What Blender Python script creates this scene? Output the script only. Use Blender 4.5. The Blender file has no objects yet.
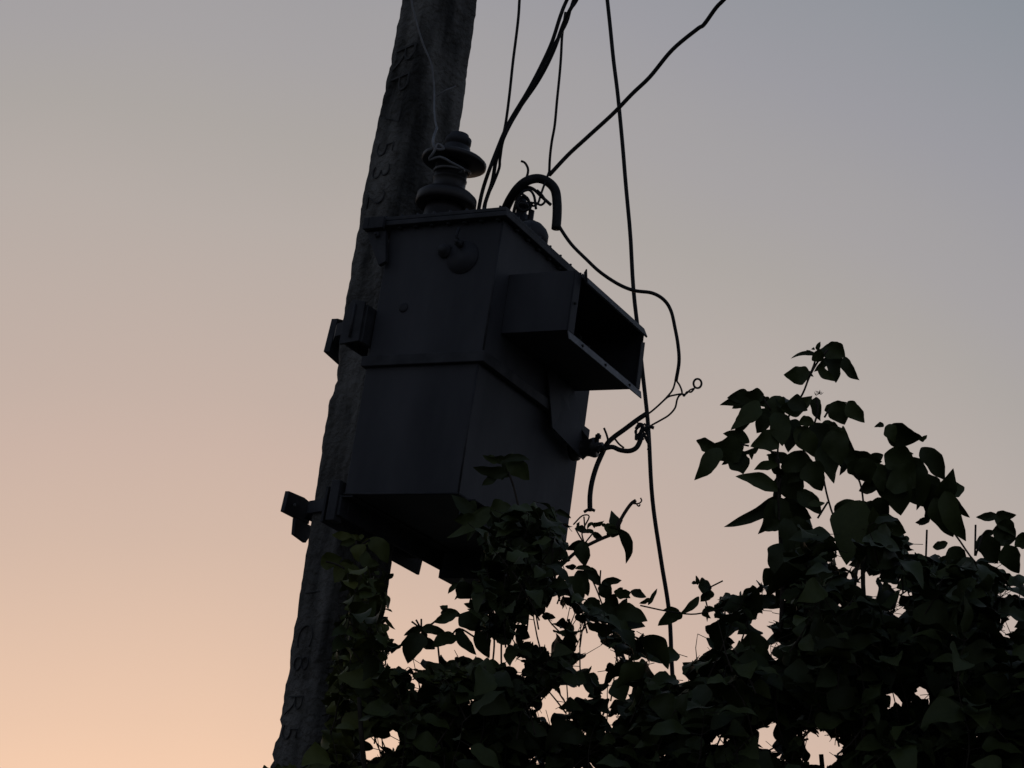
import bpy, math, random
import numpy as np
from mathutils import Vector, Matrix, noise
random.seed(7); rng = random.Random(11)
SC = bpy.context.scene
COL = SC.collection

# ------------------------------------------------------------------ camera
F_PX, PITCH, ROLL = 1892.9, math.radians(18.41), math.radians(8.41)
CAM = Vector((0, 0, 1.6))
fw = Vector((0, math.cos(PITCH), math.sin(PITCH)))
r0 = Vector((1, 0, 0)); u0 = r0.cross(fw)
rt = r0*math.cos(ROLL) + u0*math.sin(ROLL)
up = -r0*math.sin(ROLL) + u0*math.cos(ROLL)
cd = bpy.data.cameras.new('camera'); cam = bpy.data.objects.new('camera', cd); COL.objects.link(cam)
cd.sensor_width = 36; cd.lens = F_PX*36/1024; cd.clip_start = .05; cd.clip_end = 2000
m = Matrix((rt, up, -fw)).transposed().to_4x4(); m.translation = CAM
cam.matrix_world = m
SC.camera = cam

# ------------------------------------------------------------------ sky (dusk)
def lin(c):
    return tuple(((x/255)/12.92 if x/255 <= .04045 else ((x/255+.055)/1.055)**2.4) for x in c) + (1,)
w = bpy.data.worlds.new('World'); SC.world = w; w.use_nodes = True
nt = w.node_tree; nt.nodes.clear(); L = nt.links
out = nt.nodes.new('ShaderNodeOutputWorld'); bg = nt.nodes.new('ShaderNodeBackground')
tc = nt.nodes.new('ShaderNodeTexCoord'); sp = nt.nodes.new('ShaderNodeSeparateXYZ')
L.new(tc.outputs['Generated'], sp.inputs[0])
asn = nt.nodes.new('ShaderNodeMath'); asn.operation = 'ARCSINE'; L.new(sp.outputs[2], asn.inputs[0])
# faint uneven dusk haze in the sky
nz = nt.nodes.new('ShaderNodeTexNoise'); nz.inputs['Scale'].default_value = 3.0; nz.inputs['Detail'].default_value = 3
L.new(tc.outputs['Generated'], nz.inputs['Vector'])
nm = nt.nodes.new('ShaderNodeMath'); nm.operation = 'MULTIPLY_ADD'; nm.inputs[1].default_value = .06; nm.inputs[2].default_value = -.03
L.new(nz.outputs[0], nm.inputs[0])
ad = nt.nodes.new('ShaderNodeMath'); ad.operation = 'ADD'; L.new(asn.outputs[0], ad.inputs[0]); L.new(nm.outputs[0], ad.inputs[1])
def vm(op, a, b):
    q = nt.nodes.new('ShaderNodeMath'); q.operation = op
    for i, x in enumerate((a, b)):
        if isinstance(x, (int, float)): q.inputs[i].default_value = x
        else: L.new(x, q.inputs[i])
    return q.outputs[0]
azi = vm('ADD', vm('ARCTAN2', sp.outputs[0], sp.outputs[1]), math.radians(8))
fall = vm('MINIMUM', vm('MULTIPLY', vm('MULTIPLY', azi, azi), .01*180/math.pi), math.radians(25))
mr = nt.nodes.new('ShaderNodeMapRange'); mr.inputs['From Min'].default_value = 0; mr.inputs['From Max'].default_value = math.radians(90)
L.new(vm('ADD', ad.outputs[0], fall), mr.inputs['Value'])
rp = nt.nodes.new('ShaderNodeValToRGB'); L.new(mr.outputs[0], rp.inputs[0])
stops = [(0, (253, 214, 179)), (5.2, (245, 205, 175)), (6.6, (237, 200, 173)), (12.1, (212, 185, 168)), (14.7, (204, 180, 167)), (16.5, (197, 177, 166)),
         (22.1, (182, 172, 166)), (24.9, (172, 166, 162)), (27.2, (166, 162, 163)), (28.6, (163, 160, 162)), (31, (156, 155, 161)), (36, (141, 146, 154)), (52, (112, 122, 138)), (90, (78, 92, 116))]
el = rp.color_ramp.elements
while len(el) < len(stops): el.new(.5)
for e, (d, c) in zip(el, stops): e.position = d/90
for e, (d, c) in zip(el, stops): e.color = lin(c)
# the sky away from the afterglow (behind the camera) is dimmer and bluer
hor = vm('MAXIMUM', vm('POWER', vm('SUBTRACT', 1.0, vm('MULTIPLY', sp.outputs[2], sp.outputs[2])), .5), .02)
caz = vm('DIVIDE', sp.outputs[1], hor)
az = nt.nodes.new('ShaderNodeMapRange'); az.inputs['From Min'].default_value = .5; az.inputs['From Max'].default_value = .93; az.interpolation_type = 'SMOOTHSTEP'
az.inputs['To Min'].default_value = 0; az.inputs['To Max'].default_value = 1
L.new(caz, az.inputs['Value'])
east = nt.nodes.new('ShaderNodeValToRGB'); L.new(mr.outputs[0], east.inputs[0]); ee = east.color_ramp.elements; ee.new(.25)
for e_, (p_, c_) in zip(ee, ((0, (.235,.24,.265,1)), (.25, (.205,.218,.255,1)), (1, (.076,.107,.174,1)))): e_.position = p_; e_.color = c_
mx = nt.nodes.new('ShaderNodeMixRGB'); L.new(az.outputs[0], mx.inputs[0]); L.new(east.outputs[0], mx.inputs[1]); L.new(rp.outputs[0], mx.inputs[2])
L.new(mx.outputs[0], bg.inputs[0]); bg.inputs[1].default_value = 1.0
L.new(bg.outputs[0], out.inputs[0])

vs = SC.view_settings
vs.view_transform = 'Standard'; vs.look = 'None'; vs.exposure = 0; vs.gamma = 1; vs.use_curve_mapping = False

# ------------------------------------------------------------------ helpers
AZ = math.radians(30.45)
e1 = Vector((math.cos(AZ), -math.sin(AZ), 0)); e2 = Vector((math.sin(AZ), math.cos(AZ), 0)); Z = Vector((0, 0, 1))
N0 = Vector((-.12, 6.5, 3.329))
def T(u, v, z): return N0 + e1*u + e2*v + Z*z
def at(px, py, y):
    d = fw + rt*((px-512)/F_PX) - up*((py-384)/F_PX)
    return CAM + d*(y/d.y)
def proj(p):
    d = p-CAM; z = d.dot(fw)
    return 512+F_PX*d.dot(rt)/z, 384-F_PX*d.dot(up)/z
MM = 1/F_PX      # metres per pixel per metre of distance

def tag(o, label=None, cat=None, group=None, kind=None):
    if label: o['label'] = label
    if cat: o['category'] = cat
    if group: o['group'] = group
    if kind: o['kind'] = kind
    return o
def empty(name, loc, label, cat, group=None):
    o = bpy.data.objects.new(name, None); COL.objects.link(o); o.location = loc
    o.empty_display_size = .1
    return tag(o, label, cat, group)
class MB:
    def __init__(s): s.v = []; s.f = []; s.sm = []
    def add(s, vs_, fs, smooth=False):
        b = len(s.v); s.v += [Vector(p) for p in vs_]
        for f in fs: s.f.append(tuple(b+i for i in f)); s.sm.append(smooth)
        return s
    def hexa(s, P):     # 8 points: bottom 0-3, top 4-7
        return s.add(P, [(0,3,2,1),(4,5,6,7),(0,1,5,4),(1,2,6,5),(2,3,7,6),(3,0,4,7)])
    def box(s, ua, ub, va, vb, za, zb):
        return s.hexa([T(ua,va,za),T(ub,va,za),T(ub,vb,za),T(ua,vb,za),T(ua,va,zb),T(ub,va,zb),T(ub,vb,zb),T(ua,vb,zb)])
    def slab(s, pts, n):    # planar polygon given thickness along vector n
        k = len(pts); P = [Vector(p) for p in pts]; Q = [p+n for p in P]
        return s.add(P+Q, [tuple(range(k))[::-1], tuple(range(k, 2*k))] + [(i, (i+1) % k, k+(i+1) % k, k+i) for i in range(k)])
    def tube(s, pts, rad, seg=8, smooth=True, cap=True):
        pts = [Vector(p) for p in pts]
        if not isinstance(rad, (list, tuple)): rad = [rad]*len(pts)
        prev = None; rings = []
        for i, p in enumerate(pts):
            t = (pts[min(i+1, len(pts)-1)] - pts[max(i-1, 0)]).normalized()
            if prev is None:
                a = Vector((0, 0, 1)) if abs(t.z) < .9 else Vector((1, 0, 0)); prev = (a - t*a.dot(t)).normalized()
            else: prev = (prev - t*prev.dot(t)).normalized()
            b = t.cross(prev)
            rings.append([p + (prev*math.cos(2*math.pi*k/seg) + b*math.sin(2*math.pi*k/seg))*rad[i] for k in range(seg)])
        V = [q for r in rings for q in r]; Fs = []
        for i in range(len(pts)-1):
            for k in range(seg):
                k2 = (k+1) % seg; Fs.append((i*seg+k, i*seg+k2, (i+1)*seg+k2, (i+1)*seg+k))
        if cap: Fs += [tuple(range(seg))[::-1], tuple((len(pts)-1)*seg+k for k in range(seg))]
        return s.add(V, Fs, smooth)
    def lathe(s, c, axis, prof, seg=24):    # prof: (height, radius)
        axis = Vector(axis).normalized(); a = Vector((0,0,1)) if abs(axis.z) < .9 else Vector((1,0,0))
        x = (a-axis*a.dot(axis)).normalized(); y = axis.cross(x); c = Vector(c)
        V = []; Fs = []
        for h, r in prof:
            for k in range(seg):
                t = 2*math.pi*k/seg; V.append(c+axis*h+(x*math.cos(t)+y*math.sin(t))*r)
        for i in range(len(prof)-1):
            for k in range(seg):
                k2 = (k+1) % seg; Fs.append((i*seg+k, i*seg+k2, (i+1)*seg+k2, (i+1)*seg+k))
        Fs += [tuple(range(seg))[::-1], tuple((len(prof)-1)*seg+k for k in range(seg))]
        return s.add(V, Fs, True)
    def build(s, name, mat, parent=None, bevel=0):
        if parent is None:
            lo = Vector((sum(p.x for p in s.v)/len(s.v), sum(p.y for p in s.v)/len(s.v), min(p.z for p in s.v)))
        else:
            lo = Vector((0, 0, 0)); q = parent
            while q: lo += q.location; q = q.parent
        me = bpy.data.meshes.new(name); me.from_pydata([p-lo for p in s.v], [], s.f); me.materials.append(mat)
        me.polygons.foreach_set('use_smooth', s.sm); me.update()
        o = bpy.data.objects.new(name, me); COL.objects.link(o)
        if parent is None: o.location = lo
        else: o.parent = parent
        if bevel:
            b = o.modifiers.new('bevel', 'BEVEL'); b.width = bevel; b.segments = 2; b.limit_method = 'ANGLE'
        return o
def smooth(pts, n=6):
    P = [Vector(p) for p in pts]
    if len(P) < 3: return P
    P = [P[0]*2-P[1]] + P + [P[-1]*2-P[-2]]; R = []
    for i in range(1, len(P)-2):
        a, b, c, d = P[i-1:i+3]
        for k in range(n):
            t = k/n
            R.append(.5*((2*b)+(c-a)*t+(2*a-5*b+4*c-d)*t*t+(3*b-a-3*c+d)*t**3))
    R.append(P[-2]); return R
def pxwire(mb, pts, y, px, n=6, wob=0, seg=8):
    """cable through image-derived bearings at its real distance y"""
    P = []
    for k, p in enumerate(pts):
        P.append(at(p[0], p[1], p[2] if len(p) > 2 else y))
    P = smooth(P, n)
    if wob:
        P = [p + Vector(noise.noise_vector(p*3.1))*wob for p in P]
    return mb.tube(P, px*.5*(y*1.06)*MM, seg)

# ------------------------------------------------------------------ materials
def mat(name, c1, c2, scale=6, rough=.6, bump=.2, bscale=40, stretch=(1,1,1), metal=0, detail=6, bdist=.004, spec=.5):
    m_ = bpy.data.materials.new(name); m_.use_nodes = True; t = m_.node_tree; b = t.nodes['Principled BSDF']
    c = t.nodes.new('ShaderNodeTexCoord'); mp = t.nodes.new('ShaderNodeMapping'); mp.inputs['Scale'].default_value = stretch
    t.links.new(c.outputs['Object'], mp.inputs[0])
    n1 = t.nodes.new('ShaderNodeTexNoise'); n1.inputs['Scale'].default_value = scale; n1.inputs['Detail'].default_value = detail
    t.links.new(mp.outputs[0], n1.inputs['Vector'])
    r = t.nodes.new('ShaderNodeValToRGB'); r.color_ramp.elements[0].position = .35; r.color_ramp.elements[1].position = .68
    r.color_ramp.elements[0].color = (*c1, 1); r.color_ramp.elements[1].color = (*c2, 1)
    t.links.new(n1.outputs[0], r.inputs[0]); t.links.new(r.outputs[0], b.inputs['Base Color'])
    b.inputs['Roughness'].default_value = rough; b.inputs['Metallic'].default_value = metal
    b.inputs['Specular IOR Level'].default_value = spec
    n2 = t.nodes.new('ShaderNodeTexNoise'); n2.inputs['Scale'].default_value = bscale; n2.inputs['Detail'].default_value = 8
    t.links.new(c.outputs['Object'], n2.inputs['Vector'])
    bp = t.nodes.new('ShaderNodeBump'); bp.inputs['Strength'].default_value = bump; bp.inputs['Distance'].default_value = bdist
    t.links.new(n2.outputs[0], bp.inputs['Height']); t.links.new(bp.outputs[0], b.inputs['Normal'])
    return m_
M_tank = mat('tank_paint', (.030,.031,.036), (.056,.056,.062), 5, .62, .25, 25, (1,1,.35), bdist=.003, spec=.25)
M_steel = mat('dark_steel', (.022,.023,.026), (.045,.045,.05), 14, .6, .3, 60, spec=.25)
M_pale = mat('pale_steel', (.10,.10,.105), (.17,.17,.175), 18, .5, .2, 80, spec=.3)  # pale steel; on the lower flange the tone stands for light
M_hole = mat('black_hole', (.01,.01,.01), (.012,.012,.012), 5, .9, 0)
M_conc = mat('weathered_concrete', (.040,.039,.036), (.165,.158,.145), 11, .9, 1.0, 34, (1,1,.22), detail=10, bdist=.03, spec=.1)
M_letter = mat('letter_groove_shade', (.052,.052,.051), (.09,.088,.085), 30, .9, .2, spec=.1)  # dark tone stands for the shade inside impressed letter grooves
M_porc = mat('glazed_porcelain', (.018,.016,.016), (.028,.024,.024), 8, .42, .05, 30, spec=.35)
M_wire = mat('cable_sheath', (.012,.012,.012), (.022,.022,.022), 40, .6, .3, 150, spec=.2)
M_al = mat('aluminium_wire', (.11,.11,.115), (.17,.17,.17), 40, .5, .2, 100)
M_bark = mat('shrub_bark', (.03,.024,.018), (.06,.05,.04), 30, .9, .6, 60, spec=.1)
M_gnd = mat('dry_ground', (.10,.09,.07), (.16,.145,.11), 1.2, .95, .5, 8, spec=.1)
def leafmat(name, c1, c2):
    m_ = bpy.data.materials.new(name); m_.use_nodes = True; t = m_.node_tree; b = t.nodes['Principled BSDF']
    g = t.nodes.new('ShaderNodeNewGeometry'); r = t.nodes.new('ShaderNodeValToRGB')
    r.color_ramp.elements[0].color = (*c1, 1); r.color_ramp.elements[1].color = (*c2, 1)
    t.links.new(g.outputs['Random Per Island'], r.inputs[0])
    c = t.nodes.new('ShaderNodeTexCoord'); n = t.nodes.new('ShaderNodeTexNoise'); n.inputs['Scale'].default_value = 60
    t.links.new(c.outputs['Object'], n.inputs['Vector'])
    mm = t.nodes.new('ShaderNodeMixRGB'); mm.blend_type = 'MULTIPLY'; mm.inputs[0].default_value = .35
    t.links.new(r.outputs[0], mm.inputs[1]); t.links.new(n.outputs[0], mm.inputs[2])
    t.links.new(mm.outputs[0], b.inputs['Base Color']); b.inputs['Roughness'].default_value = .55
    b.inputs['Specular IOR Level'].default_value = .2
    bp = t.nodes.new('ShaderNodeBump'); bp.inputs['Strength'].default_value = .4; bp.inputs['Distance'].default_value = .002
    t.links.new(n.outputs[0], bp.inputs['Height']); t.links.new(bp.outputs[0], b.inputs['Normal'])
    return m_
M_leafA = leafmat('leaf_dark', (.026,.034,.010), (.058,.074,.020))
M_leafB = leafmat('leaf_olive', (.05,.062,.013), (.12,.13,.03))

# ------------------------------------------------------------------ ground
gm = MB(); S = 400; K = 40
V = []; Fs = []
for i in range(K+1):
    for j in range(K+1):
        x = S*((i/K-.5)*2)**3; y = S*((j/K-.5)*2)**3
        V.append((x, y, .15*noise.noise(Vector((x*.2, y*.2, 0))) if abs(x)+abs(y) > .5 else 0))
for i in range(K):
    for j in range(K):
        a = i*(K+1)+j; Fs.append((a, a+K+1, a+K+2, a+1))
gm.add(V, Fs, True); tag(gm.build('ground', M_gnd), kind='structure')

# ------------------------------------------------------------------ concrete pole
prof = [(-.6, -.672, -.336), (1.6, -.676, -.342), (2.4, -.682, -.347), (2.85, -.684, -.357), (3.85, -.711, -.361), (4.7, -.722, -.367), (5.68, -.705, -.387), (7.5, -.70, -.40), (9.6, -.69, -.42)]
def pole_w(z):
    for a, b in zip(prof, prof[1:]):
        if z <= b[0]:
            t = (z-a[0])/(b[0]-a[0]); return a[1]+(b[1]-a[1])*t, a[2]+(b[2]-a[2])*t
    return prof[-1][1:]
def pole_ring(z):
    l, r = pole_w(z); wd = r-l; Y = 7.215
    c = l + wd*.41
    base = [(l, Y), (l+.012, Y-.02), (c-.018, Y-.150), (c, Y-.158), (c+.02, Y-.150), (r-.012, Y-.02), (r, Y), (r-.03, Y+.15), (r-.06, Y+.17), (l+.08, Y+.17), (l+.04, Y+.15)]
    # subdivide sides for a lumpy cast surface
    out_ = []
    for k in range(len(base)):
        a = base[k]; b = base[(k+1) % len(base)]
        d = math.hypot(a[0]-b[0], a[1]-b[1]); n = max(1, int(d/.02))
        for j in range(n): out_.append((a[0]+(b[0]-a[0])*j/n, a[1]+(b[1]-a[1])*j/n))
    return out_
pm = MB(); zs = list(np.arange(-.6, 9.6, .022)); V = []; ringn = None
def plain_rings(): return [pole_ring(z) for z in zs]
n_ = len(pole_ring(3))
for z in zs:
    ring = pole_ring(z)
    if len(ring) != n_:      # keep the count constant: resample
        q = []; per = len(ring)
        for k in range(n_):
            f_ = k*per/n_; i = int(f_); t = f_-i; a = ring[i]; b = ring[(i+1) % per]; q.append((a[0]+(b[0]-a[0])*t, a[1]+(b[1]-a[1])*t))
        ring = q
    cx = sum(p[0] for p in ring)/n_; cy = sum(p[1] for p in ring)/n_
    for x, y in ring:
        p = Vector((x, y, z)); d = Vector((x-cx, y-cy, 0)).normalized()
        h = .005*noise.noise(p*3.0) + .005*noise.noise(p*13) + .004*noise.noise(p*31)
        if noise.noise(Vector((x*9+3, y*9, z*5))) > .38: h -= .009
        if noise.noise(p*44+Vector((7, 2, 5))) > .52: h -= .010
        l_, r_ = pole_w(z); g = abs(x-(l_+(r_-l_)*.47)-.006*noise.noise(Vector((0, 0, z*4))))
        if y < 7.12 and g < .012: h -= .010
        V.append(p + d*h)
Fs = []
for i in range(len(zs)-1):
    for k in range(n_):
        k2 = (k+1) % n_; Fs.append((i*n_+k, i*n_+k2, (i+1)*n_+k2, (i+1)*n_+k))
Fs += [tuple(range(n_))[::-1], tuple((len(zs)-1)*n_+k for k in range(n_))]
pole = empty('utility_pole', (-.51, 7.215, 0), 'thick weathered concrete pole with cast letters, carrying the transformer', 'utility pole')
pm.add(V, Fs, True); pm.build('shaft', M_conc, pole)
# cast lettering running down the left face
def letter(ch, px, py, hgt, frac=.1):
    cu = bpy.data.curves.new('letter', 'FONT'); cu.body = ch; cu.size = hgt; cu.extrude = .003; cu.offset = -.0055
    o = bpy.data.objects.new('tmp', cu); COL.objects.link(o)
    dg = bpy.context.evaluated_depsgraph_get(); me = bpy.data.meshes.new_from_object(o.evaluated_get(dg))
    bpy.data.objects.remove(o); me.name = 'letter'; me.materials.clear(); me.materials.append(M_letter)
    z = at(px, py, 7.14).z; l, r = pole_w(z); c = l+(r-l)*.41
    A = Vector((l+.012, 7.195, 0)); B = Vector((c-.018, 7.065, 0)); X = (B-A).normalized()
    nrm = Vector((X.y, -X.x, 0)); nrm = nrm if nrm.y < 0 else -nrm
    org = A + X*((B-A).length*frac) + Z*z + nrm*.004
    M4 = Matrix((-Z, X, nrm)).transposed().to_4x4(); M4.translation = org
    me.transform(M4); me.transform(Matrix.Translation(-pole.location))
    ob = bpy.data.objects.new('letter', me); COL.objects.link(ob); ob.parent = pole
for ch, px, py, hg in (('R',396,42,.21),('P',394,72,.20),('7',388,108,.18),('5',386,140,.17),('3',382,163,.17),('2',376,190,.17),
                       ('1',300,580,.155),('C',297,620,.15),('8',294,652,.15),('R',288,690,.155),('5',282,722,.15)):
    letter(ch, px, py, hg)
# fine crack / raised trowel mark on right face
tm = MB(); tm.tube([at(437, 96, 7.075), at(446, 90, 7.085), at(456, 86, 7.10)], .003, 6); tm.build('tie_wire_stub', M_al, pole)

# ------------------------------------------------------------------ transformer
tr = empty('pole_transformer', T(-.25, .43, -.11), 'dark grey box-shaped transformer hung on the concrete pole, wires rising from its lid', 'transformer')
tk = MB(); tk.box(-.5, .0, 0, .86, .515, 1.085); tk.box(-.502, -.014, .002, .86, 0, .512)
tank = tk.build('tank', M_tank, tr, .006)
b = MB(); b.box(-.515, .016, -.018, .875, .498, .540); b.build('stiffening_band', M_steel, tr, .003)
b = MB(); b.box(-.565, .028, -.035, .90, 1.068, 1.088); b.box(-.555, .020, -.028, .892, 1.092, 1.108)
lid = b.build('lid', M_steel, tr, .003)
for vv in (-.012, .878):
    for k in range(8):
        bt = MB(); bt.lathe(T(-.52+k*.072, vv, 1.060), Z, [(0, .010), (.008, .010), (.008, .005), (.06, .005)], 6); bt.build('bolt', M_steel, lid)
for k in range(9):
    bt = MB(); bt.lathe(T(.008, .09+k*.09, 1.060), Z, [(0, .010), (.008, .010), (.008, .005), (.06, .005)], 6); bt.build('bolt', M_steel, lid)
# corner lug under the lid on the left
b = MB(); b.box(-.592,-.567,-.055,.02,1.052,1.100); b.box(-.5665,-.50,-.055,-.037,1.052,1.100); b.slab([T(-.585,-.03,1.05), T(-.50,-.03,1.05), T(-.475,-.03,.92), T(-.505,-.03,.905), T(-.56,-.03,1.0), T(-.575,-.03,1.03)], e2*.02)
b.lathe(T(-.53,-.034,1.03), -e2, [(0,.012),(.012,.012),(.012,.006),(.02,.006)], 6)
b.build('lifting_lug', M_steel, tr, .002)
# right lug beside the lid seen against the sky
b = MB(); b.lathe(T(-.058,.31,1.108), Z, [(0,.07),(.045,.07),(.065,.06),(.085,.04)], 20); b.build('oil_filler_cap', M_steel, tr)
# plug and round cover on the front face
b = MB(); b.lathe(T(-.233,0,.955), -e2, [(0,.028),(.012,.028),(.014,.018),(.03,.018)], 18); b.build('drain_plug', M_steel, tr)
b = MB(); b.lathe(T(-.152,0,.925), -e2, [(0,.066),(.005,.066),(.007,.058),(.010,.058)], 28)
lc = b.build('level_gauge', M_tank, tr)
b = MB(); b.lathe(T(-.165,-.010,.975), -e2, [(0,.016),(.022,.016),(.024,.008),(.035,.008)], 6); b.tube([T(-.165,-.03,.975), T(-.167,-.045,.995), T(-.167,-.035,1.03)], .006, 8); b.build('gauge_bolt', M_steel, lc)
b = MB(); b.lathe(T(-.378,0,.735), -e2, [(0,.020),(.004,.018),(.005,.010)], 14); b.build('dent_spot', M_steel, tr)  # dark disc added to stand for a dent in the front face
# weld seams
b = MB()
b.tube([T(-.001,-.001,.53), T(-.001,-.001,1.07)], .004, 6); b.tube([T(-.015,.001,.0), T(-.015,.001,.5)], .004, 6); b.tube([T(-.502,.0,.003), T(-.014,.0,.003)], .004, 6)
b.build('weld_seam', M_steel, tr)
# skid rails under the tank
for uu in (-.52, -.03):
    b = MB(); b.box(uu, uu+.012, .0 if uu < -.1 else .05, .77, -.078, -.002); b.box(uu, uu+.06, .0 if uu < -.1 else .05, .77, -.009, -.0025)
    if uu < -.1: b.box(uu-.004, uu+.30, .775, .905, -.108, .001)
    b.build('skid_rail', M_steel, tr, .002)
# mounting plate between lower tank and pole
b = MB(); b.slab([T(-.60,.02,.04), T(-.60,.02,-.098), T(-.60,.735,-.108), T(-.60,.745,-.03), T(-.60,.70,.04)], e1*.012)
b.box(-.588, -.505, .05, .11, -.06, .0); b.box(-.588, -.505, .6, .66, -.06, .0)
b.build('lower_mounting_plate', M_steel, tr, .002)
b = MB(); b.box(-.558, -.520, -.01, .04, -.10, .055); b.build('lower_bracket', M_steel, tr, .003)
# upper bracket: open channel at the left of the tank
b = MB(); b.slab([T(-.60,-.06,.575), T(-.60,-.06,.70), T(-.575,-.06,.755), T(-.515,-.06,.745), T(-.515,-.06,.585)], e2*.012)
b.box(-.520, -.505, -.048, .60, .585, .735); b.box(-.60,-.588,-.047,.12,.585,.70)
b.build('upper_bracket', M_steel, tr, .002)
b = MB(); b.tube([T(-.555,-.064,.60), T(-.555,-.064,.735)], .005, 6); b.build('bracket_rib', M_steel, tr)

# terminal hood on the right side: open box with flanges
h0, h1, hv0, hv1, hz0, hz1 = .001, .275, .10, .73, .652, .888
b = MB()
b.box(h0, h1, hv0, hv0+.005, hz0, hz1); b.box(h0, h1, hv1-.005, hv1, hz0, hz1)
b.box(h0, h1, hv0+.006, hv1-.006, hz1-.005, hz1); b.box(h0, h1, hv0+.006, hv1-.006, hz0, hz0+.005)
hood = b.build('terminal_hood', M_tank, tr, .0015)
b = MB(); b.slab([T(h1+.002,hv0-.002,hz0-.002), T(h1+.002,hv0-.002,hz1), T(h1+.002,hv0+.045,hz1), T(h1+.002,hv0+.045,hz0)], e1*.005)
b.build('side_flange', M_tank, hood, .001)
b = MB(); b.slab([T(h1+.003,hv0-.0,hz0-.004), T(h1+.014,hv0-.0,hz0-.036), T(h1+.014,hv1+.01,hz0-.036), T(h1+.003,hv1+.02,hz0-.004)], e1*.004+Z*.001)
b.build('lower_flange', M_pale, hood)  # light on the tilted flange is put into its paler colour
b = MB(); b.slab([T(h1+.002,hv0+.05,hz1+.004), T(h1+.028,hv0+.05,hz1-.036), T(h1+.028,hv1-.035,hz1-.036), T(h1+.002,hv1-.02,hz1+.006)], e1*.005+Z*.004)
b.slab([T(h1+.010,hv0+.05,hz1+.010), T(h1+.028,hv0+.05,hz1-.036), T(h1+.028,hv0+.03,hz1+.015)], e1*.005)
b.build('upper_flange', M_steel, hood)
b = MB(); b.slab([T(h1+.002,hv1-.028,hz0), T(h1+.002,hv1-.028,hz1-.05), T(h1+.002,hv1+.002,hz1-.04), T(h1+.002,hv1+.006,hz0)], e1*.005)
b.build('side_flange', M_steel, hood)
for vv, zz, o_ in ((.2,hz0-.02,.012),(.40,hz0-.02,.012),(.62,hz0-.02,.012),(.105,hz0+.11,.010)):
    b = MB(); b.lathe(T(h1+o_,vv+.01,zz), e1, [(0,.006),(.005,.006)], 8); b.build('screw', M_hole, hood)
b = MB()
for vv, zz in ((.25,.80),(.42,.79),(.58,.78)):
    b.lathe(T(.001,vv,zz), e1, [(0,.028),(.04,.028),(.05,.018),(.08,.018),(.08,.008),(.12,.008)], 14)
b.build('low_voltage_terminals', M_porc, tr)
# bent deflector plate hanging under the hood
b = MB(); b.slab([T(.004,.47,.66), T(.030,.53,.43), T(.045,.79,.385), T(.035,.755,.50), T(.004,.70,.66)], e1*.005)
df = b.build('deflector_plate', M_tank, tr)
b = MB(); b.slab([T(.036,.757,.505), T(.046,.79,.388), T(.10,.78,.43)], e2*.004); b.build('deflector_gusset', M_hole, df)
# earthing stub at the right wall
b = MB(); b.lathe(T(.0,.78,.43), (e1+Z*.02), [(0,.05),(.02,.05),(.022,.036),(.07,.034),(.09,.04),(.10,.04),(.10,.02),(.13,.02)], 18)
eb = b.build('side_bushing', M_porc, tr)
b = MB(); b.tube([T(.105,.78,.42), T(.105,.78,.49)], .006, 8); b.lathe(T(.105,.78,.47), Z, [(0,.012),(.014,.012)], 6); b.build('stud', M_steel, eb)

# high voltage insulator on the lid
ub, vb = -.398, .20; K = 1.14
def sc(p): return [(h*K, r*K) for h, r in p]
b = MB(); b.lathe(T(ub,vb,1.109), Z, sc([(0,.10),(.02,.10),(.03,.078),(.10,.070),(.118,.066)]), 28)
b.lathe(T(ub,vb,1.109+.118*K), Z, sc([(0,.070),(.001,.100),(.005,.106),(.036,.105),(.050,.090),(.056,.064),(.060,.058),(.100,.0575),(.102,.060),(.106,.060),(.108,.057),(.160,.058)]), 32)
b.lathe(T(ub+.006,vb,1.109+.279*K), Z+e1*.05, sc([(0,.062),(.002,.108),(.006,.114),(.018,.114),(.026,.104),(.034,.060),(.040,.050),(.070,.046)]), 32)
hv = b.build('high_voltage_insulator', M_porc, tr)
b = MB(); b.lathe(T(ub+.010,vb,1.109+.350*K), Z, sc([(0,.040),(.006,.040),(.010,.046),(.030,.046),(.034,.036),(.046,.034),(.047,.012),(.055,.012)]), 20); b.build('cap', M_steel, hv)
# low voltage insulator inside the hooked hose
b = MB(); b.lathe(T(-.135,.42,1.109), Z, [(0,.075),(.03,.07),(.05,.050),(.065,.058),(.08,.042),(.105,.038),(.11,.018),(.13,.018),(.13,.030),(.15,.030),(.15,.012),(.20,.012)], 20)
lv = b.build('low_voltage_insulator', M_porc, tr)
b = MB(); b.lathe(T(-.205,.46,1.109), Z, [(0,.06),(.05,.055),(.09,.046),(.12,.056),(.15,.04),(.20,.038),(.205,.022),(.235,.022),(.235,.032),(.255,.032),(.255,.014),(.285,.014)], 18); b.build('low_voltage_insulator', M_porc, tr)

# ------------------------------------------------------------------ clamps on the pole
def band(c, z, h):
    l, r = pole_w(z); cc = l+(r-l)*.41; o = .014
    P = [(l-.03, 7.30), (l-o, 7.215-.01), (cc-.022, 7.065-o), (cc, 7.057-o), (cc+.022, 7.065-o), (r+o, 7.205), (r, 7.34), (l+.05, 7.40)]
    b = MB(); V = []
    for (x, y) in P:
        d = Vector((x-(l+r)/2, y-7.22, 0)).normalized()*.006
        for q in ((0, 0), (1, 0), (1, 1), (0, 1)): V.append(Vector((x, y, z+(h if q[1] else 0)))+d*q[0])
    n = len(P); Fs = []
    for i in range(n):
        j = (i+1) % n
        for k in range(4): Fs.append((i*4+k, i*4+(k+1) % 4, j*4+(k+1) % 4, j*4+k))
    b.add(V, Fs); b.build('strap', M_steel, c)
def clamp(zc, label, parts):
    c = empty('pole_clamp', T(-.93, .45, zc-.08), label, 'pole clamp')
    parts(c)
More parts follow.
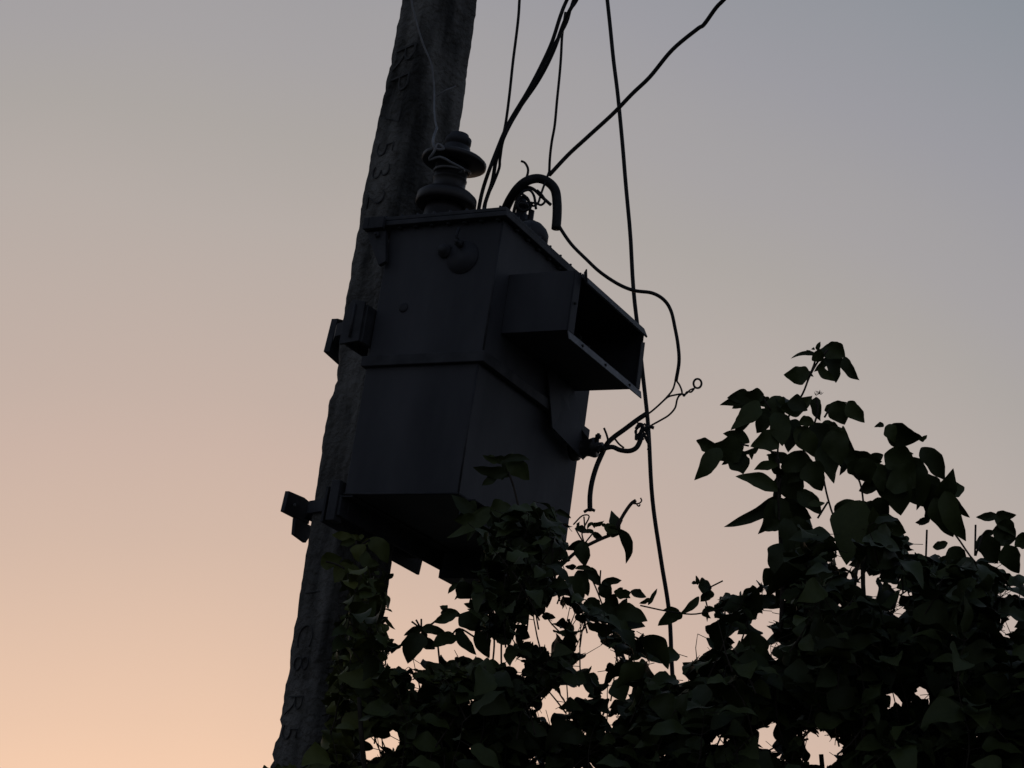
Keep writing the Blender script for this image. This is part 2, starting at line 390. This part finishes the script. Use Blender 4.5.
def upper(c):
    b = MB(); b.slab([T(-.965,.345,.715), T(-.965,.36,.865), T(-.965,.46,.888), T(-.965,.60,.89), T(-.965,.60,.715), T(-.965,.47,.70)], e1*.03)
    b.build('plate', M_steel, c, .002)
    b = MB(); b.lathe(T(-.925,.395,.83), e2*-1+e1*.2, [(0,.008),(.02,.008),(.02,.014),(.03,.014)], 6); b.build('bolt', M_steel, c)
    band(c, N0.z+.76, .055)
clamp(.8, 'upper black steel clamp gripping the pole beside the transformer band', upper)
def lower(c):
    b = MB(); b.slab([T(-.965,.255,.012), T(-.965,.262,.098), T(-.965,.37,.104), T(-.965,.43,.095), T(-.965,.43,.012)], e1*.02)
    b.slab([T(-.960,.335,.010), T(-.960,.345,-.055), T(-.960,.43,-.065), T(-.960,.48,.010)], e1*.016)
    b.build('plate', M_steel, c, .002)
    b = MB(); b.lathe(T(-.94,.31,.055), e1*-1, [(0,.007),(.04,.007),(.04,.012),(.05,.012)], 6); b.build('bolt', M_pale, c)
    band(c, N0.z+.02, .05)
clamp(.1, 'lower black steel clamp sticking out left of the pole', lower)

# ------------------------------------------------------------------ cables
G = 'cables rising from the transformer lid'
def cable(pts, y, px, label, cat='cable', group=None, mat_=None, wob=0, name='power_cable', extra=None):
    b = MB(); pxwire(b, pts, y, px, wob=wob)
    if extra: extra(b)
    return tag(b.build(name, mat_ or M_wire), label, cat, group)
cable([(533,-160,6.5),(526,-60,6.6),(520,-5,6.7),(518,18,6.72),(513,58,6.76),(510,95,6.8),(506,125,6.83),(500,148,6.85)], 6.8, 3.0, 'thin cable left of the twisted bundle, joining it halfway down', group=G, wob=.006)
cable([(640,-150,6.2),(603,-70,6.4),(570,-5,6.6),(561,15,6.62),(552,40,6.66),(542,62,6.7),(527,93,6.75),(508,126,6.8),(497,150,6.83),(488,173,6.85),(482,193,6.88),(478,214,6.9)], 6.8, 4.2, 'left strand of the twisted cable bundle above the transformer lid', group=G, wob=.006)
cable([(650,-150,6.2),(612,-70,6.4),(580,-5,6.6),(571,9,6.62),(563,25,6.66),(552,52,6.7),(537,82,6.74),(519,110,6.8),(504,138,6.83),(496,160,6.85),(492,182,6.88),(485,204,6.9),(484,215,6.9)], 6.82, 4.2, 'right strand of the twisted cable bundle above the transformer lid', group=G, wob=.006)
cable([(645,-150,6.22),(608,-70,6.42),(576,-5,6.63),(567,22,6.66),(554,44,6.68),(540,72,6.71),(523,104,6.77),(505,136,6.8),(500,158,6.84),(499,168,6.86),(493,184,6.88),(487,198,6.9),(484,215,6.91)], 6.82, 3.2, 'looser strand hanging slightly away from the bundle near the lid', group=G, wob=.004)
cable([(566,12,6.72),(562,35,6.75),(560,60,6.78),(557,98,6.82),(555,125,6.86),(552,142,6.9),(550,158,6.93),(549,176,6.95)], 6.85, 2.8, 'thin wire dropping from the bundle to the top of the hooked hose', group=G, wob=.005)
cable([(860,-150,6.1),(780,-65,6.3),(728,-5,6.5),(716,8,6.55),(704,25,6.6),(697,30,6.62),(672,51,6.68),(650,77,6.74),(632,94,6.78),(612,115,6.83),(588,137,6.88),(568,155,6.92),(549,175,6.95)], 6.75, 4.4, 'thick cable running diagonally up to the top right', group=G, wob=.006)
cable([(590,-170,8),(599,-80,8),(607,0,8),(613,55,8),(618,100,8),(626,190,8),(634,290,8),(640,350,8),(648,420,8),(653,500,8),(661,560,8),(669,615,8),(674,700,8),(690,900,8),(705,1060,8)], 8, 4.2, 'long straight cable passing behind the hood into the leaves', wob=.004)
cable([(404,-150,7.0),(408,-40,7.0),(411,0,7.0),(414,14,7.0),(419,32,7.0),(424,47,7.0),(430,61,7.0),(432,70,7.0),(434,90,7.0),(434,108,6.95),(435,120,6.90),(437,129,6.84)], 7.0, 2.0, 'thin pale bare wire running down the pole face to the insulator', 'wire', mat_=M_al, name='bare_wire', wob=.003)
# tie wire wound round the insulator
b = MB(); P = [at(437,128,6.84), at(434,136,6.80), at(433,143,6.75), at(436,149,6.735), at(444,149,6.73), at(438,144,6.735), at(434,152,6.735), at(429,160,6.755), at(440,157,6.74), at(452,163,6.74), at(464,171,6.78)]
for k in range(40):
    t = k/39*2*math.pi*1.5+2.6
    P.append(T(ub, vb, 1.109+.255*K+.012*math.sin(t)) + (e1*math.cos(t)+e2*math.sin(t))*(.070+.004*math.sin(3*t)))
b.tube(smooth(P, 3), .0055, 8)
tag(b.build('tie_wire', M_al), 'grey tie wire wound around the tall insulator', 'wire')
# hooked hose
b = MB(); pxwire(b, [(500,222,7.1),(506,208,7.05),(511,198,7.0),(518,188,6.96),(527,181,6.94),(538,178.5,6.94),(548,182,6.94),(555,190,6.94),(557,203,6.94),(557,216,6.94),(556,229,6.94)], 6.94, 9.8, seg=14)
tag(b.build('cable_hose', M_wire), 'thick black hose bent like a hook over the lid', 'hose')
b = MB(); pxwire(b, [(512,222,7.0),(515,207,6.98),(519,196,6.97),(526,188,6.96),(533,189,6.95),(542,197,6.94),(551,205,6.94)], 6.96, 3.6)
tag(b.build('jumper_wire', M_wire), 'short jumper arching inside the hooked hose', 'wire')
b = MB(); pxwire(b, [(549,172,6.94),(546,180,6.93),(541,194,6.93),(538,203,6.93),(533,206,6.93),(531,202,6.93)], 6.93, 2.4); pxwire(b, [(530,203,6.92),(536,203,6.92),(541,205,6.92),(545,201,6.92),(542,195,6.92),(537,190,6.92)], 6.92, 2.6)
pxwire(b, [(530,203,6.92),(525,197,6.92),(519,199,6.92),(517,206,6.92),(523,211,6.92),(531,208,6.92)], 6.92, 3.2)
pxwire(b, [(531,208,6.92),(528,199,6.91),(522,193,6.91),(529,190,6.91),(534,196,6.91),(536,209,6.91)], 6.91, 2.8)
tag(b.build('jumper_wire', M_wire), 'thin curled wire end crossing inside the hooked hose', 'wire')
b = MB(); pxwire(b, [(519,190,6.95),(523,183,6.95),(527,176,6.95),(528,169,6.95),(525,163,6.95),(521,161,6.95)], 6.95, 2.6)
tag(b.build('wire_end', M_wire), 'loose curled wire end sticking up left of the hooked hose', 'wire')
# loop on the right
cable([(557,222,6.93),(562,231,6.93),(572,245,6.92),(586,259,6.9),(600,272,6.88),(618,284,6.86),(634,290.5,6.85),(652,293,6.85),(664,300,6.85),(671,311,6.85),(675,328,6.85),(678,345,6.85),(679,362,6.86),(676,381,6.88)], 6.88, 3.8, 'cable looping from the hooked hose out past the hood on the right')
YL = 6.95
b = MB()
for pts, px in (([(676,378),(673,389),(667,397),(660,404),(652,411),(645,416)], 1.9), ([(676,380),(680,386),(682,393),(679,396),(677,400),(675,408),(669,415),(661,420),(652,425),(648,428)], 1.9),
                ([(661,403),(668,397),(675,395),(682,394),(684,396),(687,392),(691,392),(694,389)], 1.9), ([(682,394),(686,394),(690,390),(695,388)], 1.6)):
    pxwire(b, pts, YL, px)
P = [at(697.5+4.0*math.cos(t/12*2*math.pi), 383.5+4.6*math.sin(t/12*2*math.pi), YL) for t in range(15)]
b.tube(smooth(P, 3), 1.1*YL*1.06*MM, 8)
tag(b.build('twisted_wires', M_wire), 'bare wires split and twisted into a small ring at right', 'wire')
b = MB(); pxwire(b, [(646,414),(637,420),(625,429),(614,437),(607,444),(601,456),(596,468),(592,482),(590,496),(590,511)], 7.0, 5.0, seg=10); pxwire(b, [(584,512),(590,509),(595,511)], 7.0, 3)
tag(b.build('cable_hose', M_wire), 'sleeved cable coming in from the right and dropping past the tank', 'hose')
b = MB(); pxwire(b, [(602,449),(612,447),(620,450),(629,451),(636,448),(640,441),(641,434)], 6.98, 5.0, seg=10)
pxwire(b, [(615,439),(619,444),(624,448)], 6.98, 2)
tag(b.build('cable_hose', M_wire), 'short sagging cable end beside the side bushing', 'hose')
b = MB()
for k in range(5):
    q = [(640+rng.uniform(-5,9), 432+rng.uniform(-9,12)) for _ in range(5)]
    pxwire(b, q, 6.98, 2.2)
pxwire(b, [(636,429),(640,424),(645,429),(650,427),(654,428)], 6.98, 3.5); pxwire(b, [(640,440),(645,436),(649,445),(648,450)], 6.98, 2.4)
tag(b.build('wire_knot', M_wire), 'tangled knot of wire touching the long straight cable', 'wire')
b = MB(); pxwire(b, [(604,428),(607,436),(608,443),(605,450)], 6.97, 2.2); pxwire(b, [(597,452),(601,447),(605,450)], 6.97, 4.5)
tag(b.build('wire_end', M_wire), 'short wire end curling up beside the side bushing', 'wire')

# ------------------------------------------------------------------ shrubs
class Shrub:
    def __init__(s): s.l = MB(); s.st = MB(); s.n = 0
    def leaf(s, base, tip, width, nrm, droop=.2, fold=.25, bend=None):
        ax = tip-base; Ln = ax.length
        if Ln < 1e-4: return
        ax /= Ln; nrm = (nrm-ax*nrm.dot(ax))
        if nrm.length < 1e-3: nrm = Vector((ax.y, -ax.x, .3)); nrm -= ax*nrm.dot(ax)
        nrm.normalize(); sd = ax.cross(nrm)
        st = [(0, .08), (.08, .55), (.20, .90), (.36, 1.0), (.54, .95), (.70, .76), (.84, .48), (.94, .2), (1, .012)]
        V = []; st = [(t_, float(np.interp(t_, [a for a, _ in st], [b_ for _, b_ in st]))) for t_ in (0,.04,.09,.15,.22,.30,.38,.47,.56,.65,.74,.82,.89,.95,1)]
        st = [(a, (b_ if i in (0, 14) else .25*st[i-1][1]+.5*b_+.25*st[i+1][1])) for i, (a, b_) in enumerate(st)]; ph = rng.uniform(0, 6); tw = rng.uniform(-.65, .65); cu_ = rng.uniform(-.05, .38); bend = rng.uniform(-.45, .45) if bend is None else bend
        for k, (t, wd) in enumerate(st):
            c = base+ax*(Ln*t) + sd*(Ln*bend*(t-t*t)) + nrm*(Ln*droop*(t-t*t)*1.2)
            hw = width*.5*wd*(1+.10*math.sin(ph+t*9)+.04*math.sin(ph*3+t*23)); hw2 = width*.5*wd*(1+.10*math.sin(ph*2+t*11))
            s2 = (sd*math.cos(tw*t)+nrm*math.sin(tw*t)); n2 = nrm*math.cos(tw*t)-sd*math.sin(tw*t)
            rp_ = .16*math.sin(ph+t*11); curl = nrm*(-Ln*cu_*t*t)
            c = c + curl
            V += [c-s2*hw+n2*(hw*(fold+rp_)), c-s2*hw*.5+n2*(hw*fold*.35), c, c+s2*hw2*.5+n2*(hw2*fold*.35), c+s2*hw2+n2*(hw2*(fold-rp_))]
        Fs = []
        for k in range(len(st)-1):
            for j in range(4):
                a = k*5+j; Fs.append((a, a+1, a+6, a+5))
        s.l.add(V, Fs, True); s.n += 1
    def pxleaf(s, bx, by, tx, ty, w_, y, bend=None):
        dy = rng.uniform(-.02, .02)
        B = at(bx, by, y); Tp = at(tx, ty, y+dy); wm = w_*y*1.06*MM
        view = (CAM-B).normalized()
        n = view + Vector((rng.uniform(-.35,.35), rng.uniform(-.2,.2), rng.uniform(-.3,.3)))
        s.leaf(B, Tp, wm*1.22, n, rng.uniform(.05,.25), rng.uniform(.05,.45), bend)
        for _ in range(rng.choice((0, 1, 1, 2))):     # smaller leaves crowding the same node
            a = rng.uniform(0, 6.28); q = rng.uniform(.45, .8)*(Tp-B).length
            d = (rt*math.cos(a)*.9 + up*(math.sin(a)*.6-.35) + fw*rng.uniform(-.6, .6)).normalized()
            B2 = B + (Tp-B)*rng.uniform(0, .35) + fw*rng.uniform(.02, .10)
            s.leaf(B2, B2+d*q, q*rng.uniform(.35, .6), view+Vector((rng.uniform(-.8,.8), rng.uniform(-.6,.2), rng.uniform(-.6,.6))), .15, rng.uniform(.1,.6))
    def pxstem(s, pts, y, px):
        pxwire(s.st, pts, y, px, n=4, seg=6)
    def twig(s, p, d, ln, lsize, keep, ycl=None):
        d = d.normalized(); n = max(2, int(ln/.05)); pts = [p]
        cur = p.copy()
        for k in range(n):
            d = (d + Vector((rng.uniform(-.22,.22), rng.uniform(-.22,.22), rng.uniform(-.12,.22)))).normalized()
            cur = cur + d*(ln/n); pts.append(cur.copy())
        okc = 0; last = 0
        for k in range(1, n+1):
            for sgn in ((-1, 1) if k < n else (-1, 0, 1)):
                if rng.random() < .12 or (k > last+2): continue
                a = rng.uniform(0, 2*math.pi)
                sv = Vector((math.cos(a), math.sin(a), rng.uniform(-.35, .5)))
                dd = (sv + d*(.4 if k < n else 1.1)).normalized(); dd.z -= rng.uniform(0, .65); dd.normalize()
                sz = lsize*rng.uniform(.5, 1.2); pet = sz*rng.uniform(.15, .35)
                b0 = pts[k] + dd*pet; t0 = b0 + (dd+Vector((0,0,-rng.uniform(0,.45)))).normalized()*sz
                if not (keep((b0+t0)*.5) and keep(b0*.15+t0*.85)): continue
                if not keep(pts[k], 3) and rng.random() < .8: continue
                up_ = Vector((rng.uniform(-.7,.7), rng.uniform(-.9,.3), rng.uniform(.1,1)))
                s.st.tube([pts[k], b0], .0012, 4, cap=False)
                s.leaf(b0, t0, sz*rng.uniform(.5, .76), up_, rng.uniform(.1,.45), rng.uniform(.05,.35)); okc += 1; last = k
        for k in range(1, last+1):
            if not keep(pts[k], 3) or not keep((pts[k]+pts[k-1])*.5, 3):
                if rng.random() < .8: last = k-1; break
        if last > 1: s.st.tube(pts[:last+1], [.003-.002*k/last for k in range(last+1)], 5, cap=False)
    def finish(s, name, base, label, mat_):
        o = empty(name, base, label, 'shrub')
        s.st.build('branches', M_bark, o); s.l.build('foliage', mat_, o); return o
def interp(tb, x):
    if x <= tb[0][0]: return tb[0][1]
    for a, b in zip(tb, tb[1:]):
        if x <= b[0]: return a[1]+(b[1]-a[1])*(x-a[0])/(b[0]-a[0])
    return tb[-1][1]
TOP = [(-200,900),(262,790),(300,768),(322,735),(333,640),(345,560),(388,560),(392,650),(405,660),(420,672),(440,668),(452,655),(470,640),(478,560),(470,520),(505,505),(560,508),(572,575),(590,598),(625,615),(650,640),(672,655),(692,640),(702,600),(730,592),(755,585),(775,568),(786,520),(815,515),(832,550),(846,578),(858,515),(895,512),(908,548),(928,556),(960,552),(985,564),(1024,578),(1400,600)]
HOLES = [(427,655,7,11),(456,652,13,6),(480,647,5,9),(395,663,7,4),(413,687,7,4),(540,636,13,11),(556,612,9,5),(499,652,4,9),(515,668,7,6),(595,667,10,11),(606,655,5,4),(549,709,8,5),(577,694,6,4),(546,703,5,3),
 (681,648,6,8),(702,652,7,5),(680,674,3,9),(655,671,7,3),(369,752,5,12),(392,741,7,7),(824,752,13,15),(772,740,7,12),(713,745,5,5),(923,697,6,7),(892,702,4,7),(901,617,3,5),(898,592,4,7),(866,588,7,9),
 (765,630,8,11),(738,640,6,4),(776,654,2,3),(706,622,8,11),(949,640,3,3),(1002,638,4,3),(975,745,3,4),(617,697,3,3),(631,692,3,3),(588,640,4,7),(609,720,2,2),(780,606,3,3),(842,610,2,2),(1010,600,4,4),(1015,625,2,6),(472,750,3,3),(473,705,3,3)]
def keep(p, m=7):
    x, y = proj(p)
    if x < 248: return False
    if y > 800 or x > 1060: return True
    if y < interp(TOP, x)+4: return False
    for cx, cy, rx, ry in HOLES:
        if ((x-cx)/(rx+m))**2+((y-cy)/(ry+m))**2 < 1: return False
    return True
def trunk(s, x, y, ztop, k, r):
    for j in range(k):
        a = rng.uniform(0, 6.28); P = [Vector((x+.08*math.cos(a), y+.08*math.sin(a), -.05))]
        n = 10
        for i in range(1, n+1):
            t = i/n; P.append(Vector((x+.08*math.cos(a)+(.5*math.cos(a)*t*t)+rng.uniform(-.03,.03), y+(.35*math.sin(a)*t*t)+rng.uniform(-.03,.03), ztop*t*rng.uniform(.97,1))))
        P = smooth(P, 3); s.st.tube(P, [r*(1-.78*i/len(P)) for i in range(len(P))], 8)
def fill(s, xr, ypx, depth, n, lsize, ln=(.18,.45), zmin=.6):
    """twigs through the crown's volume; xr in bearings, depth the real range of distances"""
    for _ in range(n):
        px = rng.uniform(*xr); yd = rng.uniform(*depth)
        py = rng.uniform(interp(TOP, px)-5, ypx) if ypx else 0
        p = at(px, py, yd); p.z -= .12
        if p.z < zmin: continue
        s.twig(p, Vector((rng.uniform(-.7,.7), rng.uniform(-.7,.5), rng.uniform(.2,1.2))), rng.uniform(*ln), lsize, keep)
def lst(s, items, ox, oy, sc, y):
    for it in items:
        s.pxleaf(ox+it[0]/sc, oy+it[1]/sc, ox+it[2]/sc, oy+it[3]/sc, it[4]/sc, y+rng.uniform(-.07,.07), it[5] if len(it) > 5 else None)
def stl(s, items, ox, oy, sc, y, px):
    for it in items: s.pxstem([(ox+x/sc, oy+y_/sc) for x, y_ in it], y, px)

# right-hand shrub
s3 = Shrub(); O = (680, 330, 2.977)
lst(s3, [(385,125,310,132,46),(410,75,330,85,13),(410,62,418,35,12),(395,70,430,92,34),(445,88,438,42,46),(455,65,466,155,46),(435,48,492,80,48),(488,80,535,150,30),(412,108,460,152,24),
 (255,200,120,222,32),(250,192,190,205,36),(235,212,158,284,48),(268,235,226,300,46),(270,200,312,250,52),(300,235,400,198,44),(320,215,380,235,42),(285,245,305,345,55),(345,265,325,360,46),(405,200,415,262,30),
 (355,272,402,278,28),(430,240,500,215,28),(462,212,490,282,52),(500,212,546,276,40),(485,285,532,378,20),(207,335,128,308,30),(190,345,80,365,66),(120,352,44,438,44),(150,370,188,430,62),(292,308,214,345,52),(235,350,190,368,14),
 (262,372,286,392,22),(345,290,400,375,55),(395,278,450,365,65),(450,285,502,375,56),(420,345,458,458,60),(480,372,602,392,50),(500,398,575,440,60),(575,395,606,482,44),(292,402,220,416,24),(292,478,170,434,38),(300,408,405,396,52),
 (305,420,350,505,80),(370,398,422,475,60),(300,492,145,585,34),(285,505,245,602,52),(310,515,392,560,46),(350,480,422,550,42),(380,520,436,510,20),(330,560,402,615,40),
 (612,300,722,322,66),(622,280,640,335,34),(712,328,737,315,14),(718,350,790,446,48),(608,370,705,405,66),(620,395,650,548,95),(680,378,722,525,95),(720,458,775,562,66),(765,470,866,562,30),(788,480,852,625,52),(755,500,812,615,62),(745,560,700,573,18),
 (520,508,468,592,74),(540,508,492,690,90),(572,508,560,692,95),(590,560,672,604,62),(600,640,702,662,24),(590,615,640,745,85),(500,620,560,600,60),(752,646,803,634,22),(800,650,850,703,48),(888,560,950,552,16),(938,552,1000,612,36),
 (893,612,946,696,54),(930,598,1005,622,66),(968,640,1010,726,52),(1000,618,1045,640,44),(888,690,972,742,38),(340,615,462,678,72),(300,635,278,722,66),(400,620,455,690,60),(560,520,620,560,70),(630,420,700,470,90),(300,500,330,600,40),(460,300,480,400,70),(540,380,560,460,60),
 (430,320,500,330,50),(640,350,700,372,20),(310,560,330,660,45)], *O, 6.0)
lst(s3, [(620,380,740,500,90),(600,590,560,720,110),(500,560,600,600,110),(640,700,760,690,70),(760,690,850,720,60),(520,600,600,680,90),(700,430,800,520,60),(340,300,460,400,60),(310,380,400,430,60),(430,270,470,330,40)], *O, 6.25)
stl(s3, [[(300,760),(298,640),(293,500),(290,400),(297,310),(328,250),(365,190),(385,140),(412,92),(440,60)],[(380,150),(400,100),(405,70)],[(425,430),(440,500),(465,570),(520,640)],[(520,760),(540,640),(548,560),(540,470),(520,420)],[(735,595),(732,680)],
 [(770,560),(820,610),(880,692),(960,750)],[(880,580),(878,672)],[(400,280),(410,240),(405,200)],[(190,365),(240,350),(290,370)],[(205,345),(180,340)],[(290,490),(300,440)],[(620,480),(640,420),(660,350)],[(250,205),(270,240)],[(880,672),(900,610)],[(430,260),(445,235)],
 [(415,440),(400,400)],[(410,560),(440,512)]], *O, 6.0, 2.0)
stl(s3, [[(300,900),(305,760),(300,620),(295,500),(290,380)],[(560,900),(545,760),(548,600)]], *O, 6.03, 4.5)
# small dried flower heads
for (x, y_) in ((412,190),(405,195),(420,192)):
    for k in range(6): s3.pxstem([(680+x/2.977, 330+y_/2.977), (680+(x+rng.uniform(-14,14))/2.977, 330+(y_-rng.uniform(4,12))/2.977)], 6.0, .45)
fill(s3, (690, 1120), 800, (5.55, 6.9), 420, .118)
fill(s3, (690, 1120), 800, (5.3, 5.7), 70, .115)
fill(s3, (760, 1250), 1500, (5.4, 7.0), 220, .115, (.25,.6))
trunk(s3, 1.45, 6.25, 2.55, 6, .03)
s3.finish('leafy_shrub', Vector((1.45, 6.25, 0)), 'tall dark leafy shrub filling the right side, sprigs against the sky', M_leafA)

# central shrub
s2 = Shrub(); O = (540, 500, 5.69)
lst(s2, [(240,235,262,372,74),(440,160,468,360,58,-1.0),(380,160,470,190,50),(365,145,448,185,48),(200,160,288,186,36),(300,185,368,216,32),(298,135,368,125,26),(350,470,470,458,38),(420,522,530,528,46),(515,520,608,552,44),(615,598,670,500,20),(250,395,345,490,56),
 (215,400,272,545,64),(355,470,400,560,70),(380,560,445,605,85),(420,640,610,690,90),(400,690,600,720,90),(900,495,985,495,72),(960,500,925,575,58),(905,550,795,645,36),(810,645,690,720,62),(270,560,340,640,80),(940,600,950,695,14),(340,600,440,660,80),(200,390,310,400,24)], *O, 6.35)
stl(s2, [[(60,430),(150,345),(220,285),(290,248),(350,220),(400,200)],[(440,150),(460,110),(490,60),(520,20),(545,2)]], *O, 6.35, 3.4)
stl(s2, [[(385,200),(430,165),(460,110)]], *O, 6.35, 4.5)
stl(s2, [[(520,20),(560,20),(578,5),(572,-12)],[(535,5),(560,35),(570,25)],[(570,600),(720,632),(860,650),(960,635),(1040,615)],[(190,140),(240,90),(280,95),(240,180),(250,240)],[(250,95),(255,160)],[(340,480),(345,400)],[(290,440),(330,530),(400,720),(440,800)],[(200,160),(245,240)],[(300,190),(260,240)],
 [(960,500),(1040,460)],[(940,560),(960,640)]], *O, 6.35, 1.5)
O = (430, 440, 5.49)
lst(s2, [(430,180,240,150,56),(380,120,285,88,30),(360,110,470,70,22),(400,110,545,110,40),(420,120,548,215,84),(370,165,445,198,38),(345,368,90,540,64),(250,335,150,425,55),(340,370,200,545,74),(330,390,450,375,80),(470,430,560,355,26),(500,440,690,385,66),(600,400,700,370,24),(690,390,775,430,24),
 (380,500,525,520,80),(420,540,300,710,120),(380,560,270,570,60),(600,570,725,645,56),(560,600,700,720,60),(640,400,620,520,50),(520,480,620,560,90),(700,560,740,640,40),(330,400,430,480,110),(440,450,560,500,90),(250,420,130,440,50)], *O, 6.15)
stl(s2, [[(560,700),(545,560),(500,420),(460,260),(430,175)],[(550,560),(420,460),(300,390)],[(545,520),(620,430),(700,385)]], *O, 6.15, 2.0)
O = (380, 560, 5.69)
lst(s2, [(440,292,305,345,56),(345,300,465,322,44),(455,308,545,400,84),(435,392,545,535,54),(250,390,135,430,36),(240,388,372,408,46),(230,415,165,585,100),(435,438,300,492,64),(345,590,280,725,105),(435,570,360,745,115),(440,132,388,182,26),(455,125,525,225,84),(480,150,428,218,20),(20,480,120,500,36),(560,260,600,420,90),
 (640,200,700,330,80),(680,350,720,480,80),(560,400,620,560,80),(780,390,850,440,80),(740,200,830,300,110),(860,300,940,240,70),(920,320,1000,330,34),(600,130,560,240,100)], *O, 6.2)
stl(s2, [[(220,400),(300,360),(370,300),(440,300)],[(620,800),(640,600),(650,450),(630,300),(650,150)],[(230,385),(205,340)],[(235,385),(235,335)],[(230,388),(180,350)],[(700,800),(690,560),(700,380),(760,250)],[(330,490),(340,590)],[(400,440),(450,390),(540,440)]], *O, 6.22, 1.8)
fill(s2, (400, 695), 800, (5.7, 6.45), 220, .106)
fill(s2, (470, 570), 640, (5.8, 6.3), 40, .09)
fill(s2, (420, 760), 1500, (5.6, 6.5), 150, .10, (.25,.6))
trunk(s2, .15, 6.1, 2.55, 5, .026)
s2.finish('leafy_shrub', Vector((.15, 6.1, 0)), 'leafy shrub in the middle growing up over the transformer base', M_leafA)

# left shrub over the pole foot
s1 = Shrub(); O = (270, 470, 5.9)
lst(s1, [(480,392,358,376,42),(505,420,415,442,42),(590,400,695,545,84),(515,440,520,525,76),(560,550,645,560,48),(300,560,420,515,80),(480,560,380,665,84),(420,620,545,645,84),(520,660,640,640,60),(420,545,490,575,50),(560,480,600,600,60),(525,400,560,385,24),(500,560,440,700,100)], *O, 6.5)
O = (380, 560, 5.69)
lst(s1, [(30,325,88,395,18),(-30,330,10,440,40)], *O, 6.5)
stl(s1, [[(0,480),(-20,380),(10,330),(45,328)]], *O, 6.5, 1.6)
stl(s1, [[(560,1000),(520,800),(500,640),(500,520),(510,420)],[(500,620),(400,560),(330,540)],[(510,460),(590,410)]], 270, 470, 5.9, 6.5, 2.0)
fill(s1, (325, 395), 800, (6.3, 6.75), 70, .08, (.12,.3))
fill(s1, (315, 470), 800, (6.0, 6.7), 130, .095)
fill(s1, (285, 470), 1500, (5.8, 6.8), 110, .10, (.25,.6))
for x0_, x1_ in ((255,300),):
    for k in range(26):
        px = rng.uniform(x0_, x1_); s1.pxleaf(px, 775+rng.uniform(0,10), px+rng.uniform(-9,9), 762+rng.uniform(0,12), 7, 6.5)
trunk(s1, -.72, 6.45, 2.2, 4, .02)
s1.finish('leafy_shrub', Vector((-.72, 6.45, 0)), 'olive green shrub on the left climbing in front of the pole', M_leafB)
